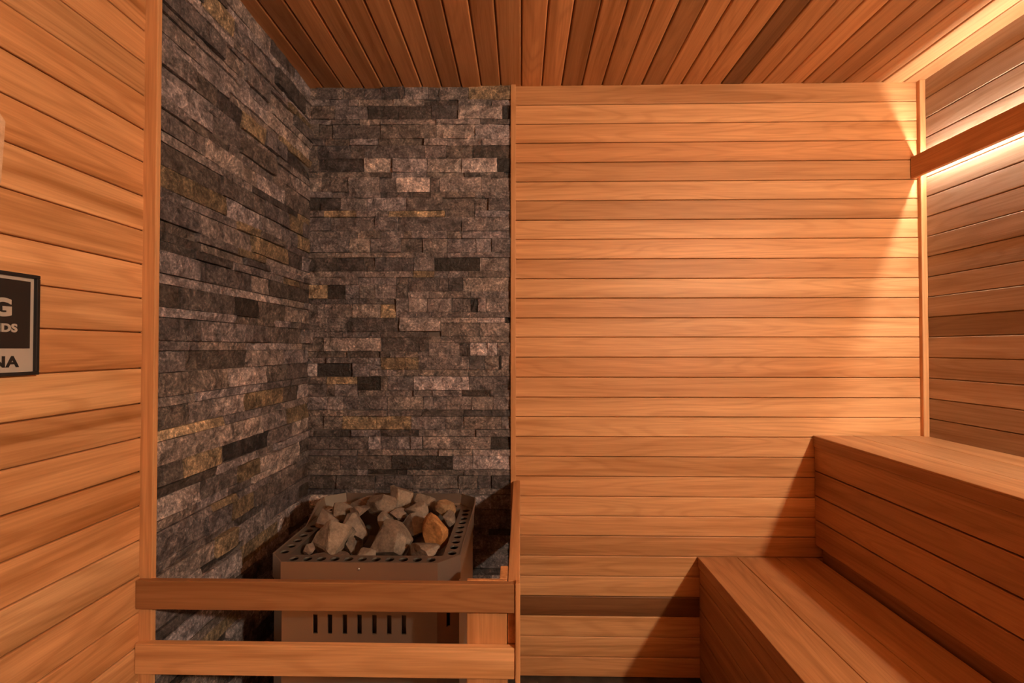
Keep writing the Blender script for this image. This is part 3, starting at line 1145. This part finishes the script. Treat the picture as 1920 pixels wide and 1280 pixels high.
# ------------------------------------------------------------------ framed sign on the left wall
ys_r = on_x(73.5, 600, XL + 0.012).y
zs_t = on_x(73.5, 517, XL + 0.012).z
zs_b = on_x(73.5, 702, XL + 0.012).z
SW = 0.20
sign = empty('framed_sign', (XL, ys_r - SW / 2, zs_b), 'black and cream framed sign with lettering on the left wall', 'sign')
y0s, y1s = ys_r - SW, ys_r
fw = 0.0062
for (a, b, c_, d_) in ((y0s, y1s, zs_b, zs_b + fw), (y0s, y1s, zs_t - fw, zs_t), (y0s, y0s + fw, zs_b + fw, zs_t - fw), (y1s - fw, y1s, zs_b + fw, zs_t - fw)):
    box('frame_bar', M_SIGNB, sign, XL + 0.0005, XL + 0.014, a, b, c_, d_, 0.001)
creamb = box('cream_board', M_SIGNC, sign, XL + 0.0005, XL + 0.008, y0s + fw, y1s - fw, zs_b + fw, zs_t - fw)
zk1 = zs_t - fw - 0.0065
zk0 = on_x(60, 653, XL + 0.01).z
blackp = box('black_panel', M_SIGNB, sign, XL + 0.006, XL + 0.0092, y0s + fw + 0.007, y1s - fw - 0.0065, zk0, zk1)


def lettering(txt, pxr, pyt, pyb, mat, xo, bold, panel):
    Rr = on_x(pxr, (pyt + pyb) / 2, XL + xo)
    zt_, zb_ = on_x(pxr, pyt, XL + xo).z, on_x(pxr, pyb, XL + xo).z
    cu = bpy.data.curves.new('lettering', 'FONT')
    cu.body = txt
    cu.align_x = 'RIGHT'
    cu.size = 1.0
    cu.extrude = 0.004
    cu.offset = bold
    cu.space_character = 1.08
    tmp = bpy.data.objects.new('lettering', cu)
    COL.objects.link(tmp)
    bpy.context.view_layer.update()
    me = bpy.data.meshes.new_from_object(tmp.evaluated_get(bpy.context.evaluated_depsgraph_get()))
    bpy.data.objects.remove(tmp)
    mx_ = max(v.co.x for v in me.vertices)
    lo_ = min(v.co.y for v in me.vertices)
    hi_ = max(v.co.y for v in me.vertices)
    s = (zt_ - zb_) / (hi_ - lo_)
    for v in me.vertices:
        v.co = Vector(((v.co.x - mx_) * s * 1.05, (v.co.y - lo_) * s, v.co.z * 0.2))
    me.materials.clear()
    me.materials.append(mat)
    o = link('lettering', me, mat, panel)
    o.matrix_local = panel.matrix_local.inverted() @ Matrix.Translation(Vector((XL + xo, Rr.y, zb_)) - Vector(sign.location)) @ \
        Matrix(((0, 0, 1), (1, 0, 0), (0, 1, 0))).to_4x4()


lettering('G', 21.5, 559, 594, M_SIGNC, 0.0096, 0.045, blackp)
lettering('IDS', 32, 607, 623, M_SIGNC, 0.0096, 0.045, blackp)
lettering('NA', 35.5, 667, 688, M_SIGNB, 0.0084, 0.03, creamb)

# pale bevelled plaque above the sign
A = on_x(12, 228, XL + 0.03)
B = on_x(0, 208, XL + 0.03)
C_ = on_x(3.5, 345, XL + 0.03)
cy = A.y - 0.075
prof = [(A.y, A.z), (A.y - 0.022, A.z + 0.026), (cy - 0.053, A.z + 0.026), (cy - 0.075, A.z), (cy - 0.066, C_.z), (C_.y, C_.z)]
bm = bmesh.new()
f0 = [bm.verts.new((XL + 0.001, y - cy, z - C_.z)) for y, z in prof]
f1 = [bm.verts.new((XL + 0.03, y - cy, z - C_.z)) for y, z in prof]
for v in f0 + f1:
    v.co.x -= XL
bm.faces.new(f0)
bm.faces.new(f1[::-1])
for i in range(len(prof)):
    j = (i + 1) % len(prof)
    bm.faces.new((f0[i], f0[j], f1[j], f1[i]))
bmesh.ops.bevel(bm, geom=list(bm.edges), offset=0.0015, segments=2, affect='EDGES')
o = link('wall_plaque', bm_mesh('wall_plaque', bm), M_WOODS, None, (0.70, 0.46, 0.30))
o.location = (XL, cy, C_.z)
tag(o, 'pale wooden plaque with cut corners on the left wall above the framed sign', 'plaque')
